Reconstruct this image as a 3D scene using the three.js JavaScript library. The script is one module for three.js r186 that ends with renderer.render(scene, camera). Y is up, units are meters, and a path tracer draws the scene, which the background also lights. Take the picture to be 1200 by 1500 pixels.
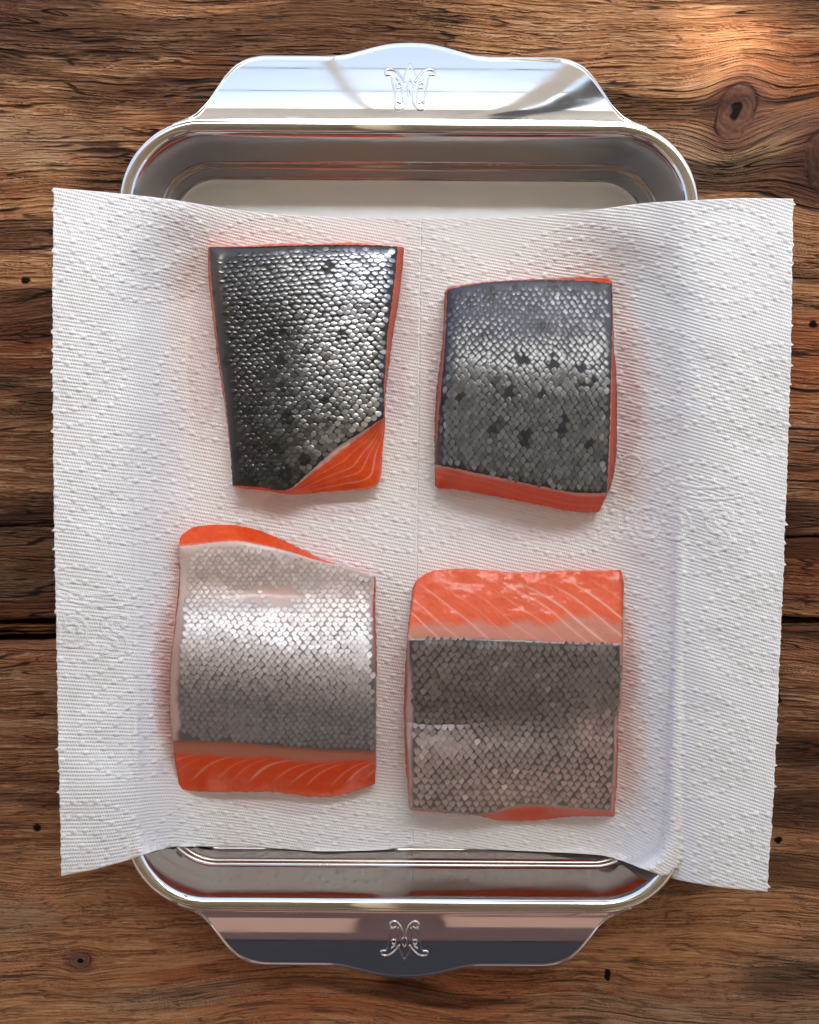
import * as THREE from 'three';
import { mergeGeometries } from 'three/addons/utils/BufferGeometryUtils.js';

// ---------------------------------------------------------------- camera, sky, sun, exposure
const scene = new THREE.Scene();
const DIST = 0.3977, FOV = 59, TILT = 2.8 * Math.PI / 180;
const camera = new THREE.PerspectiveCamera(FOV, 0.8, 0.02, 400);
camera.position.set(0, DIST * Math.cos(TILT), -DIST * Math.sin(TILT));
camera.up.set(0, 0, -1);
camera.lookAt(0, 0, 0);
scene.add(camera);

const renderer = new THREE.WebGLRenderer({ antialias: true });
renderer.toneMapping = THREE.LinearToneMapping;
renderer.toneMappingExposure = 4.6;
renderer.shadowMap.enabled = true;

// seeded noise -----------------------------------------------------------------------------
function rng(seed) { let s = seed >>> 0; return () => { s = (s + 0x6D2B79F5) >>> 0; let t = s; t = Math.imul(t ^ (t >>> 15), t | 1); t ^= t + Math.imul(t ^ (t >>> 7), t | 61); return ((t ^ (t >>> 14)) >>> 0) / 4294967296; }; }
const HASH = new Float32Array(65536); { const r = rng(77); for (let i = 0; i < 65536; i++) HASH[i] = r() * 2 - 1; }
function vn(x, y) {                                   // value noise, -1..1
  const xi = Math.floor(x), yi = Math.floor(y); let fx = x - xi, fy = y - yi;
  fx = fx * fx * (3 - 2 * fx); fy = fy * fy * (3 - 2 * fy);
  const a = (xi & 255), b = ((xi + 1) & 255), c = (yi & 255) << 8, d = ((yi + 1) & 255) << 8;
  const p = HASH[a | c], q = HASH[b | c], r = HASH[a | d], s = HASH[b | d];
  return p + (q - p) * fx + (r - p + (p - q - r + s) * fx) * fy;
}
const fbm = (x, y, o = 4) => { let v = 0, a = 0.55; for (let i = 0; i < o; i++) { v += a * vn(x, y); x = x * 2.03 + 17.3; y = y * 2.03 + 9.1; a *= 0.5; } return v; };
const clamp = (x, a = 0, b = 1) => x < a ? a : x > b ? b : x;
const sstep = (a, b, x) => { const t = clamp((x - a) / (b - a)); return t * t * (3 - 2 * t); };
const lerp = (a, b, t) => a + (b - a) * t;
const mix3 = (a, b, t) => [lerp(a[0], b[0], t), lerp(a[1], b[1], t), lerp(a[2], b[2], t)];
const lin = (c) => c.map((v) => { v /= 255; return v <= 0.04045 ? v / 12.92 : Math.pow((v + 0.055) / 1.055, 2.4); });

const SUNDIR = new THREE.Vector3(0.24, 1.22, -0.66).normalize();
// open sky; unseen bright haze round the sun, set to light the table
{
  const SKYDOT = (el, u) => { const p = (u - 0.5) * Math.PI * 2; return Math.cos(el) * Math.cos(p) * SUNDIR.x + Math.sin(el) * SUNDIR.y + Math.cos(el) * Math.sin(p) * SUNDIR.z; };
  const W = 512, H = 256, data = new Float32Array(W * H * 4);
  for (let y = 0; y < H; y++) for (let x = 0; x < W; x++) {
    const el = ((y + 0.5) / H - 0.5) * Math.PI, az = x / W * Math.PI * 2, up = Math.max(0, Math.sin(el));
    const cl = sstep(-0.1, 0.6, fbm(Math.cos(az) * 3 / (0.25 + up) + 40, Math.sin(az) * 3 / (0.25 + up) + 40, 4)) * sstep(0.02, 0.2, up);
    let c = mix3([0.95, 1.0, 1.06], [0.60, 0.82, 1.18], Math.pow(up, 0.6));
    c = mix3(c, [1.15, 1.17, 1.2], cl * 0.7);
    const ang = Math.acos(clamp(SKYDOT(el, x / W), -1, 1)) * 180 / Math.PI, au = 7.0 * Math.exp(-((ang / 18) ** 2)) + 0.22 * Math.exp(-((ang / 45) ** 2));
    c = [c[0] * 0.17 + au * 1.02, c[1] * 0.20 + au, c[2] * 0.25 + au * 0.96];
    if (el < 0) c = [0.35, 0.33, 0.3];
    const o = (y * W + x) * 4; data[o] = c[0]; data[o + 1] = c[1]; data[o + 2] = c[2]; data[o + 3] = 1;
  }
  const t = new THREE.DataTexture(data, W, H, THREE.RGBAFormat, THREE.FloatType);
  t.mapping = THREE.EquirectangularReflectionMapping; t.magFilter = THREE.LinearFilter; t.needsUpdate = true;
  scene.background = t; scene.environment = t;
}
const sun = new THREE.DirectionalLight(0xfff0e0, 2.6);
sun.position.copy(SUNDIR).multiplyScalar(6); sun.castShadow = true; sun.shadow.radius = 2.2;
sun.shadow.mapSize.set(4096, 4096);
Object.assign(sun.shadow.camera, { left: -3, right: 3, top: 3, bottom: -3, near: 0.5, far: 14 });
scene.add(sun, sun.target);

// ---------------------------------------------------------------- helpers
// a point of the reference picture (1200 x 1500) at height h (metres above the table) -> metres in the place
const K = Math.tan(FOV * Math.PI / 360);
function at(px, py, h) {
  const x = (px - 600) / 750 * K, y = (750 - py) / 750 * K, c = Math.cos(TILT), s = Math.sin(TILT);
  const dy = -c - y * s, dz = s - y * c, k = (h - camera.position.y) / dy;
  return [k * x, h, camera.position.z + k * dz];
}
const taken = {};
function numbered(name) { const n = taken[name] = (taken[name] ?? -1) + 1; return n ? name + '_' + String(n).padStart(3, '0') : name; }
function mesh(name, geometry, material, parent = scene) {
  const m = new THREE.Mesh(geometry, material); m.name = parent === scene ? numbered(name) : name;
  m.castShadow = m.receiveShadow = true; parent.add(m); return m;
}
function thing(name, label, category, group) {
  const o = new THREE.Group(); o.name = numbered(name); o.userData = { label, category }; if (group) o.userData.group = group;
  scene.add(o); return o;
}
function geo(pos, idx, { uv, color } = {}) {
  const g = new THREE.BufferGeometry();
  g.setAttribute('position', new THREE.Float32BufferAttribute(pos, 3));
  if (uv) g.setAttribute('uv', new THREE.Float32BufferAttribute(uv, 2));
  if (color) g.setAttribute('color', new THREE.Float32BufferAttribute(color, 3));
  g.setIndex(idx); g.computeVertexNormals(); return g;
}
function gridIdx(nu, nv, idx = [], o = 0, flip = false, wrap = false) {   // rows of nu points, nv rows
  for (let j = 0; j < nv - 1; j++) for (let i = 0; i < (wrap ? nu : nu - 1); i++) {
    const a = o + j * nu + i, b = o + j * nu + (i + 1) % nu, c = a + nu, d = b + nu;
    if (flip) idx.push(a, b, c, b, d, c); else idx.push(a, c, b, b, c, d);
  }
  return idx;
}
function box(x0, x1, y0, y1, z0, z1) { const g = new THREE.BoxGeometry(x1 - x0, y1 - y0, z1 - z0); g.translate((x0 + x1) / 2, (y0 + y1) / 2, (z0 + z1) / 2); return g; }
function piecewise(pts) {            // smooth monotone-ish interpolation through [x, y] points
  return (x) => {
    if (x <= pts[0][0]) return pts[0][1];
    const n = pts.length; if (x >= pts[n - 1][0]) return pts[n - 1][1];
    let i = 0; while (x > pts[i + 1][0]) i++;
    const sl = (k) => k <= 0 || k >= n - 1 ? (k <= 0 ? (pts[1][1] - pts[0][1]) / (pts[1][0] - pts[0][0]) : (pts[n - 1][1] - pts[n - 2][1]) / (pts[n - 1][0] - pts[n - 2][0])) : (() => {
      const a = (pts[k][1] - pts[k - 1][1]) / (pts[k][0] - pts[k - 1][0]), b = (pts[k + 1][1] - pts[k][1]) / (pts[k + 1][0] - pts[k][0]); return a * b <= 0 ? 0 : 2 * a * b / (a + b);
    })();
    const h = pts[i + 1][0] - pts[i][0], t = (x - pts[i][0]) / h, t2 = t * t, t3 = t2 * t;
    return (2 * t3 - 3 * t2 + 1) * pts[i][1] + (t3 - 2 * t2 + t) * h * sl(i) + (3 * t2 - 2 * t3) * pts[i + 1][1] + (t3 - t2) * h * sl(i + 1);
  };
}
function curve2(pts, n) {            // n + 1 points, evenly spaced along a smooth curve through pts
  const c = new THREE.CatmullRomCurve3(pts.map(([x, y]) => new THREE.Vector3(x, y, 0)), false, 'centripetal');
  c.arcLengthDivisions = 400; return c.getSpacedPoints(n).map((p) => [p.x, p.y]);
}
function gray(n, h, fn) {            // one-channel texture of n x h
  const d = new Uint8Array(n * h * 4);
  for (let y = 0; y < h; y++) for (let x = 0; x < n; x++) { const v = clamp(fn(x, y)) * 255, o = (y * n + x) * 4; d[o] = d[o + 1] = d[o + 2] = v; d[o + 3] = 255; }
  const t = new THREE.DataTexture(d, n, h); t.magFilter = THREE.LinearFilter; t.needsUpdate = true; return t;
}

// ---------------------------------------------------------------- unseen surroundings placed for shade and reflections: roof, posts, wall, panels; ground
const ROOF = 1.5;
{
  const ground = mesh('ground', new THREE.PlaneGeometry(240, 240).rotateX(-Math.PI / 2).translate(0, -0.76, 0), new THREE.MeshStandardMaterial({ color: new THREE.Color().setRGB(0.36, 0.34, 0.28), roughness: 0.95 }));
  ground.userData.kind = 'structure';
  // unseen roof placed to shade the table; its gap lets a sun streak through
  const p = at(1140, 34, 0), k = ROOF / SUNDIR.y, hx = p[0] + SUNDIR.x * k, hz = p[2] + SUNDIR.z * k, wx = 0.036, wz = 0.016;
  const X0 = -2.6, X1 = 2.6, Z0 = -1.12, Z1 = 1.45, Y0 = ROOF, Y1 = ROOF + 0.012;
  const roofMat = new THREE.MeshStandardMaterial({ color: new THREE.Color().setRGB(0.2, 0.165, 0.14), roughness: 0.8 });
  const roof = mesh('unseen_roof', mergeGeometries([box(X0, X1, Y0, Y1, Z0, hz - wz), box(X0, X1, Y0, Y1, hz + wz, Z1), box(X0, hx - wx, Y0, Y1, hz - wz, hz + wz), box(hx + wx, X1, Y0, Y1, hz - wz, hz + wz),
    box(X0, X1, Y0 - 0.1, Y0, Z0 - 0.002, Z0 + 0.05)]), roofMat);
  roof.userData.kind = 'structure';
  const timber = new THREE.MeshStandardMaterial({ color: new THREE.Color().setRGB(0.62, 0.55, 0.46), roughness: 0.8 }), darkTimber = new THREE.MeshStandardMaterial({ color: new THREE.Color().setRGB(0.10, 0.09, 0.08), roughness: 0.8 });
  const leaning = (xa, ya, xb, yb, w, d, z) => { const L = Math.hypot(xb - xa, yb - ya); return new THREE.BoxGeometry(w, L, d).rotateZ(Math.atan2(xa - xb, yb - ya)).translate((xa + xb) / 2, (ya + yb) / 2, z); };
  mesh('unseen_rafter', mergeGeometries([-1.75, -1.2, -0.65, -0.1, 0.45, 1.0, 1.55].map((x) => box(x, x + 0.07, ROOF - 0.11, ROOF - 0.0005, Z0 + 0.05, Z1))), timber, roof);  // out of view, placed to streak the reflections in the tray
  mesh('unseen_beam', box(-2.6, 2.6, 1.62, 2.35, -2.7, -2.62), timber).userData.kind = 'structure';  // out of view, gives the upper handle its beige reflected band
  mesh('unseen_post', mergeGeometries([leaning(0.24, 2.1, 0.52, 0.30, 0.09, 0.05, -2.6), leaning(-0.08, 2.1, -0.27, -0.2, 0.035, 0.035, -2.6)]), timber).userData.kind = 'structure';  // out of view, placed as pale streaks in the upper handle reflection
  mesh('unseen_brace', leaning(0.36, 2.1, 0.62, 0.62, 0.13, 0.04, -2.58), darkTimber).userData.kind = 'structure';  // out of view, darkens a slanted strip of the handle reflection
  mesh('unseen_rail', mergeGeometries([box(-2.6, 2.6, 0.56, 0.575, -2.66, -2.64), box(-2.6, 2.6, 0.985, 0.997, -2.66, -2.64)]), darkTimber).userData.kind = 'structure';  // out of view, placed as thin dark lines in the handle reflection
  const wall = mesh('unseen_wall', box(-2.6, 2.6, 0.32, ROOF, 1.45, 1.6), new THREE.MeshStandardMaterial({ color: new THREE.Color().setRGB(0.46, 0.37, 0.33), roughness: 0.85 }));  // out of view, placed to be reflected in the lower handle
  mesh('standin_dark_panel', box(-2.6, 2.6, -0.76, 0.3195, 1.42, 1.6), new THREE.MeshStandardMaterial({ color: new THREE.Color().setRGB(0.022, 0.024, 0.045), roughness: 0.6 }), wall);  // unseen panel standing in for a person's dark clothes in the reflection
  const mauve = new THREE.MeshStandardMaterial({ color: new THREE.Color().setRGB(0.13, 0.075, 0.085), roughness: 0.5 }), blush = new THREE.MeshStandardMaterial({ color: new THREE.Color().setRGB(0.5, 0.33, 0.29), roughness: 0.6 });
  mesh('standin_mauve_panel', mergeGeometries([box(-0.75, 0.62, 0.325, 1.3, 1.40, 1.4495)]), mauve, wall);  // unseen slab standing in for a person's mauve top in the reflection
  mesh('standin_blush_panel', mergeGeometries([box(-0.48, -0.1, 0.42, 0.78, 1.385, 1.3995), box(0.06, 0.40, 0.5, 0.86, 1.385, 1.3995), box(-0.40, 0.36, 0.95, 1.02, 1.385, 1.3995)]), blush, wall);  // unseen slabs standing in for reflected hands and arms
  wall.userData.kind = 'structure';
}

// ---------------------------------------------------------------- wooden table of old planks
const TW = 2048, TXW = 0.42, TXH = 0.52;              // one texture: 42 x 52 cm of board, unrepeated in view
function woodTexture() {
  const rgb = new Uint8Array(TW * TW * 4), bump = new Uint8Array(TW * TW * 4);
  const knots = [[1068, 175, 27, 40, 0.35], [1207, 243, 40, 52, 0.1], [105, 1425, 16, 12, 0]];
  const holes = [[45, 415, 6, 4.5], [1185, 478, 5, 5], [118, 3, 5, 5], [45, 1222, 5, 5], [1143, 1027, 6, 11], [1150, 1240, 5.5, 4], [897, 1447, 4, 8]];
  const light = [186, 138, 97], mid = [142, 94, 60], dark = [88, 55, 37], red = [142, 78, 46], grey = [142, 118, 94], black = [30, 18, 13];
  for (let j = 0; j < TW; j++) for (let i = 0; i < TW; i++) {
    let x = 600 + ((i + 0.5) / TW - 0.5) * TXW / 0.0003, y = 750 + ((j + 0.5) / TW - 0.5) * TXH / 0.0003;
    // plank index shifts the figure so that boards differ
    const seamA = 772 + x * 0.013, seamB = 914 - x * 0.006, plank = y < seamA ? 0 : y < seamB ? 1 : 2;
    const X = x + plank * 3700;
    let w = vn(X * 0.004, y * 0.006) * 9 + vn(X * 0.011 + 5, y * 0.013) * 4 + x * (plank === 0 ? -0.035 * sstep(380, 0, y) : 0.0), kn = 0, kr = 9;
    for (const [kx, ky, ka, kb, rot] of knots) {
      const c = Math.cos(rot), s = Math.sin(rot), dx = x - kx, dy = y - ky, ex = (dx * c + dy * s) / ka, ey = (-dx * s + dy * c) / kb, r = Math.hypot(ex, ey);
      if (r < 9) { const f = Math.exp(-r * r / 3.4); w += -dy * f * 0.85; kn = Math.max(kn, f); if (r < kr) kr = r; }
    }
    if (plank === 2) w += 55 * Math.exp(-((x - 470) ** 2) / 60000) * sstep(1180, 1500, y) * 0.9 - 10 * sstep(1300, 1500, y) * vn(x * 0.006, 3);
    const Y = y + w;
    const smooth = plank === 2 ? sstep(1060, 1240, y) : 0;                // the lower board is planed smoother
    const fib = vn(X * 0.035, Y * 0.62) * 0.5 + vn(X * 0.06 + 9, Y * 0.83 + 3) * 0.38 + vn(X * 0.16, Y * 0.7 + 31) * 0.3 + vn(X * 0.012 + 61, Y * 0.33) * 0.45;
    const band = vn(X * 0.0028 + 3, Y * 0.035) * 0.6 + vn(X * 0.006, Y * 0.11 + 7) * 0.5;
    const patch = vn(X * 0.0035 + 11, y * 0.008 + 2);
    let c = mix3(mid, light, clamp(0.45 + band * 0.34 + fib * 0.55));
    c = mix3(c, dark, clamp(-band * 0.55 - 0.16 - fib * 0.4));
    c = mix3(c, red, 0.65 * sstep(0.05, 0.6, patch + 0.35 * vn(X * 0.01, Y * 0.03 + 50)));
    c = mix3(c, grey, 0.62 * sstep(0.1, 0.65, vn(X * 0.003 + 77, Y * 0.014 + 41) + 0.25 * fib));
    // some areas of the boards darker than the rest
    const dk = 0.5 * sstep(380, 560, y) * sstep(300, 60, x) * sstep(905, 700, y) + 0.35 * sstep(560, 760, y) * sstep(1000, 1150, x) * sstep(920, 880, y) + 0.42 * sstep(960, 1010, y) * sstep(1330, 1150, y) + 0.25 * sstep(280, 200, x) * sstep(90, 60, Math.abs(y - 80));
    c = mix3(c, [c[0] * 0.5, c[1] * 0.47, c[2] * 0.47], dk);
    if (plank === 2) c = mix3(c, [152, 96, 68], 0.55 * sstep(1000, 955, y));
    // checks and splits along the grain
    const wob = vn(X * 0.022, Y * 0.04 + 12) * 1.6 + vn(X * 0.08, Y * 0.1) * 0.8, Yc = Y + wob, gate = vn(X * 0.004 + 21, Y * 0.03 + 5) + 0.4 * vn(X * 0.012 + 3, Y * 0.13 + 90);
    const r1 = Math.abs(vn(X * 0.006 + 1, Yc * 0.13)), r2 = Math.abs(vn(X * 0.013 + 71, Yc * 0.24 + 8)), r3 = Math.abs(vn(X * 0.03 + 31, Yc * 0.5 + 18));
    const rough = 1 - smooth * 0.62;
    let cr = sstep(0.12, 0.03, r1) * sstep(0.12, 0.55, gate) * rough * (plank === 2 ? 0.8 : 1);
    cr = Math.max(cr, sstep(0.16, 0.04, r2) * 0.8 * sstep(-0.05, 0.5, vn(X * 0.006 + 55, Y * 0.06 + 33) + 0.4 * vn(X * 0.018, Y * 0.16 + 44)) * rough);
    cr = Math.max(cr, sstep(0.26, 0.05, r3) * 0.4 * sstep(-0.25, 0.4, vn(X * 0.02 + 15, Y * 0.09 + 13)));
    const r4 = Math.abs(vn(X * 0.0032 + 13, Yc * 0.31 + 60)); cr = Math.max(cr, sstep(0.11, 0.03, r4) * 0.6 * sstep(-0.3, 0.3, vn(X * 0.008 + 5, Y * 0.07 + 73)));
    c = mix3(c, [202, 168, 134], 0.42 * sstep(0.25, 0.85, fib + 0.4 * vn(X * 0.006 + 33, Y * 0.05)) * rough);
    let h = 0.62 + fib * 0.24 * (0.4 + 0.6 * rough) + band * 0.08 - cr * 0.55;
    c = mix3(c, black, cr * 0.82);
    if (kn > 0.05) {
      c = mix3(c, [108, 70, 58], 0.7 * sstep(0.3, 0.75, kn));
      if (kr < 1.5) {
        const ring = Math.sin(kr * 17 + vn(x * 0.06, y * 0.06) * 4.5 + vn(x * 0.2, y * 0.2) * 2), core = sstep(1.08, 0.95, kr);
        c = mix3(c, mix3([94, 64, 50], [116, 82, 64], sstep(-1, 1, ring)), core * 0.8); h = lerp(h, 0.62 + ring * 0.05 + vn(x * 0.2, y * 0.2) * 0.12, core);
        const rim = sstep(0.11, 0.0, Math.abs(kr - 1.0 + 0.12 * vn(x * 0.05, y * 0.05))) * sstep(-0.6, 0.3, vn(x * 0.03 + 9, y * 0.03)); c = mix3(c, black, rim * 0.6); h -= rim * 0.3;
        const hole = sstep(0.34, 0.16, kr + 0.14 * vn(x * 0.12, y * 0.12)); c = mix3(c, [16, 10, 8], hole); h -= hole * 0.6;
      }
    }
    const stain = sstep(0.0, 0.55, vn(X * 0.0035 + 91, Y * 0.02 + 17) + 0.3 * vn(X * 0.015, Y * 0.08 + 5)); c = mix3(c, [c[0] * 0.56, c[1] * 0.53, c[2] * 0.52], 0.8 * stain);
    c = mix3(c, [98, 68, 62], 0.55 * Math.exp(-(((x - 1140) / 90) ** 2) - ((y - 165 - (x - 1068) * 0.25) / 30) ** 2) * (0.7 + 0.5 * vn(X * 0.01, Y * 0.1)));
    for (const [hx, hy, ha, hb] of holes) { const r = Math.hypot((x - hx) / ha, (y - hy) / hb) + 0.3 * vn(x * 0.2 + hx, y * 0.2); if (r < 1.6) { const f = sstep(1.35, 0.75, r); c = mix3(c, [14, 9, 7], f); h -= f * 0.6; } }
    c = c.map((v) => v * (1 + 0.06 * vn(x * 0.8, y * 0.8)));
    const o = (j * TW + i) * 4;
    for (let k = 0; k < 3; k++) rgb[o + k] = clamp(c[k], 0, 255);
    const hv = clamp(h) * 255; bump[o] = bump[o + 1] = bump[o + 2] = hv; rgb[o + 3] = bump[o + 3] = 255;
  }
  const make = (d) => { const t = new THREE.DataTexture(d, TW, TW); t.wrapS = t.wrapT = THREE.MirroredRepeatWrapping; t.magFilter = THREE.LinearFilter; t.needsUpdate = true; return t; };
  const map = make(rgb); map.colorSpace = THREE.SRGBColorSpace;
  return { map, bumpMap: make(bump) };
}
{
  const table = thing('wooden_table', 'weathered reddish brown plank table under the metal tray', 'table');
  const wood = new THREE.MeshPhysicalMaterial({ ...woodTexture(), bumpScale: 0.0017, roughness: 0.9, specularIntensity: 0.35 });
  const uvAt = (x, z) => [x / TXW + 0.5, z / TXH + 0.5];
  function plank(edgeA, edgeB, top, thick, seed) {           // edges: z as a function of x
    const nx = 241, prof = [[0, -thick], [0, -0.003], [0.0004, -0.0012], [0.0013, -0.0003], [0.003, 0], [0.25, 0], [0.5, 0], [0.75, 0], [1, 0]], half = prof.length;
    const pos = [], uv = [], rows = [];
    for (const p of prof) rows.push([p[0] < 0.1 ? p[0] : null, p[0] >= 0.1 ? p[0] : null, p[1]]);
    const full = [...prof.slice(0, 5).map((p) => ({ a: p[0], y: p[1] })), { f: 0.25, y: 0 }, { f: 0.5, y: 0 }, { f: 0.75, y: 0 }, ...prof.slice(0, 5).reverse().map((p) => ({ b: p[0], y: p[1] }))];
    for (const r of full) for (let i = 0; i < nx; i++) {
      const x = lerp(-0.62, 0.62, i / (nx - 1));
      const za = edgeA(x) + 0.0006 * vn(x * 90 + seed, 3) + 0.0003 * vn(x * 400, seed), zb = edgeB(x) + 0.0006 * vn(x * 90 + seed, 8) + 0.0003 * vn(x * 400, seed + 5);
      const z = r.a !== undefined ? za + r.a : r.b !== undefined ? zb - r.b : lerp(za, zb, r.f);
      pos.push(x, top + r.y, z); const t = uvAt(x, z + (r.y < -0.002 ? r.y : 0)); uv.push(...t);
    }
    const idx = gridIdx(nx, full.length);
    return geo(pos, idx, { uv });
  }
  const zpx = (px, py) => at(px, py, 0)[2];
  const line = (yl, yr) => { const a = zpx(0, yl), b = zpx(1200, yr); return (x) => lerp(a, b, x / 0.36 + 0.5); };
  const off = (f, d) => (x) => f(x) + d;
  const s1 = line(771, 787), s2a = line(909, 905), s2b = line(944, 915);
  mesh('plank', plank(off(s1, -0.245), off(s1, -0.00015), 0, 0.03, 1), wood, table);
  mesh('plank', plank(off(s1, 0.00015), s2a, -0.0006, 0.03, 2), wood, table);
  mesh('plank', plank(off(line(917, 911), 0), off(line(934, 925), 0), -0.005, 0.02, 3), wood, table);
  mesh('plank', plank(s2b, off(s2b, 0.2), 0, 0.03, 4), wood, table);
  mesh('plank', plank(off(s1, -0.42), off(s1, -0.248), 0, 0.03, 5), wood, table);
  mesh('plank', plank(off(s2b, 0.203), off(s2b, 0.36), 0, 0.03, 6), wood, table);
  const legMat = new THREE.MeshStandardMaterial({ color: new THREE.Color().setRGB(0.12, 0.06, 0.03), roughness: 0.8 });
  mesh('table_frame', mergeGeometries([box(-0.56, 0.56, -0.075, -0.031, -0.38, -0.34), box(-0.56, 0.56, -0.075, -0.031, 0.34, 0.38), box(-0.54, 0.54, -0.055, -0.0305, -0.02, 0.12)]), legMat, table);
  for (const x of [-0.55, 0.55]) for (const z of [-0.36, 0.36]) mesh('leg', box(x - 0.03, x + 0.03, -0.76, -0.0755, z - 0.03, z + 0.03), legMat, table);
}

// ---------------------------------------------------------------- metal tray
const TRAY = { x: -0.0010, z: 0.0036, turn: -0.0065, a: 0.1153, b: 0.1608, r: 0.033 };
const profTop = [[-0.7, 28.8], [-0.5, 29.8], [0, 30.5], [1.2, 31.1], [2.8, 31.2], [4.2, 30.5], [5.3, 28.9], [6.2, 26], [8.8, 12], [9.4, 10.0], [10.3, 8.9], [11.5, 8.4], [12.3, 7.3], [13.1, 4.2], [14.0, 2.3], [15.6, 1.6], [18, 1.5]];
const profFn = piecewise(profTop.slice(2));
function trayHeight(x, z) {          // metres, under a world point
  const c = Math.cos(TRAY.turn), s = Math.sin(TRAY.turn), dx = x - TRAY.x, dz = z - TRAY.z;
  const lx = Math.abs(dx * c - dz * s), lz = Math.abs(dx * s + dz * c), qx = lx - (TRAY.a - TRAY.r), qz = lz - (TRAY.b - TRAY.r);
  const sd = Math.min(Math.max(qx, qz), 0) + Math.hypot(Math.max(qx, 0), Math.max(qz, 0)) - TRAY.r;
  return sd > 0.0005 ? 0 : profFn(-sd * 1000) / 1000;
}
{
  const tray = thing('metal_serving_tray', 'polished stainless steel tray with two scalloped handles lying on the plank table', 'tray');
  tray.position.set(TRAY.x, 0, TRAY.z); tray.rotation.y = TRAY.turn;
  const smudge = gray(512, 512, (x, y) => 0.35 + 0.22 * fbm(x * 0.02, y * 0.02, 4) + 0.5 * sstep(0.28, 0.6, fbm(x * 0.012 + 40, y * 0.05, 4)) * (0.6 + 0.6 * vn(x * 0.5, y * 0.5)) + 0.35 * sstep(0.86, 0.95, vn(x * 0.011 + 3, y * 0.35)));
  smudge.wrapS = smudge.wrapT = THREE.MirroredRepeatWrapping;
  const brushed = gray(512, 512, (x, y) => 0.5 + 0.06 * vn(x * 0.9, y * 0.02) + 0.16 * fbm(x * 0.03, y * 0.03, 3)); brushed.wrapS = brushed.wrapT = THREE.RepeatWrapping;
  const polished = new THREE.MeshPhysicalMaterial({ color: new THREE.Color().setRGB(0.74, 0.73, 0.71), metalness: 1, roughness: 0.17, roughnessMap: smudge });
  const satin = new THREE.MeshPhysicalMaterial({ color: new THREE.Color().setRGB(0.43, 0.39, 0.36), metalness: 1, roughness: 0.36, roughnessMap: smudge });
  const matte = new THREE.MeshPhysicalMaterial({ color: new THREE.Color().setRGB(0.88, 0.92, 0.97), metalness: 0.8, roughness: 0.95, roughnessMap: brushed });
  // rings of a rounded rectangle
  const NS = 26, NC = 22;
  const ring = (d) => {
    const a = TRAY.a - d, b = TRAY.b - d, r = TRAY.r - d, p = [];
    for (const [sx, sz, t0] of [[1, -1, -Math.PI / 2], [1, 1, 0], [-1, 1, Math.PI / 2], [-1, -1, Math.PI]]) {
      const cx = sx * (TRAY.a - TRAY.r), cz = sz * (TRAY.b - TRAY.r);
      for (let i = 0; i <= NC; i++) { const t = t0 + i / NC * Math.PI / 2; p.push([cx + r * Math.cos(t), cz + r * Math.sin(t)]); }
      const L = p[p.length - 1], nx = sx === 1 && sz === -1 ? [a, TRAY.b - TRAY.r] : sx === 1 ? [-(TRAY.a - TRAY.r), b] : sz === 1 ? [-a, -(TRAY.b - TRAY.r)] : [TRAY.a - TRAY.r, -b];
      for (let i = 1; i < NS; i++) p.push([lerp(L[0], nx[0], i / NS), lerp(L[1], nx[1], i / NS)]);
    }
    return p;
  };
  const c2 = curve2(profTop, 120);
  const thick = c2.map((p, i) => { const q = c2[Math.min(i + 1, 120)], o = c2[Math.max(i - 1, 0)], dx = q[0] - o[0], dy = q[1] - o[1], l = Math.hypot(dx, dy); return [p[0] + dy / l * 0.9, Math.max(0.15, p[1] - dx / l * 0.9)]; });
  const shell = (prof) => {
    const pos = [], uv = []; let nu = 0;
    for (const [d, h] of prof) { const r = ring(d / 1000); nu = r.length; for (const [x, z] of r) { pos.push(x, h / 1000, z); uv.push(x / 0.12, z / 0.12); } }
    const idx = gridIdx(nu, prof.length, [], 0, false, true);
    return { pos, uv, idx, nu };
  };
  const cutA = c2.findIndex((p) => p[0] > 4.9), cutB = c2.findIndex((p) => p[0] > 14.4);
  const under = thick.slice().reverse();
  const flipIdx = (g) => { const ix = g.idx; for (let i = 0; i < ix.length; i += 3) { const t = ix[i]; ix[i] = ix[i + 1]; ix[i + 1] = t; } return g; };
  const up = (g) => { const G = geo(g.pos, g.idx, { uv: g.uv }); return G; };
  const rim = shell([...under.slice(120 - cutA), ...c2.slice(0, cutA + 1)]);
  mesh('rim', up(rim), polished, tray);
  const wallMesh = mesh('basin_wall', mergeGeometries([up(shell(c2.slice(cutA, cutB + 1))), up(shell(under.slice(120 - cutB, 121 - cutA)))]), satin, tray);
  const fl = shell(c2.slice(cutB)), last = fl.pos.length / 3 - fl.nu;
  fl.pos.push(0, 0.0015, 0); fl.uv.push(0, 0); const cc = fl.pos.length / 3 - 1;
  for (let i = 0; i < fl.nu; i++) fl.idx.push(last + i, cc, last + (i + 1) % fl.nu);
  const fu = shell(under.slice(0, 121 - cutB)); fu.pos.push(0, 0.00015, 0); fu.uv.push(0, 0); const cu = fu.pos.length / 3 - 1;
  for (let i = 0; i < fu.nu; i++) fu.idx.push((i + 1) % fu.nu, cu, i);
  mesh('basin_floor', mergeGeometries([up(fl), up(fu)]), matte, tray);
  // handles
  const U = piecewise([[0, 37.8], [6, 37.4], [12, 36.1], [20, 33.3], [27, 31.0], [34, 30.3], [59, 30.2], [64.5, 29.2], [70, 26], [74, 20.6], [77.5, 13.6], [81.2, 6.4], [85, 2.3], [90, 0.6], [95, 0.15]]);
  const hp = piecewise([[-3, 31.2], [-0.6, 31.0], [0.6, 30.7], [4, 29.8], [10, 27.6], [18, 24.1], [27, 19.6], [34, 15.6], [40, 12]]);
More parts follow.
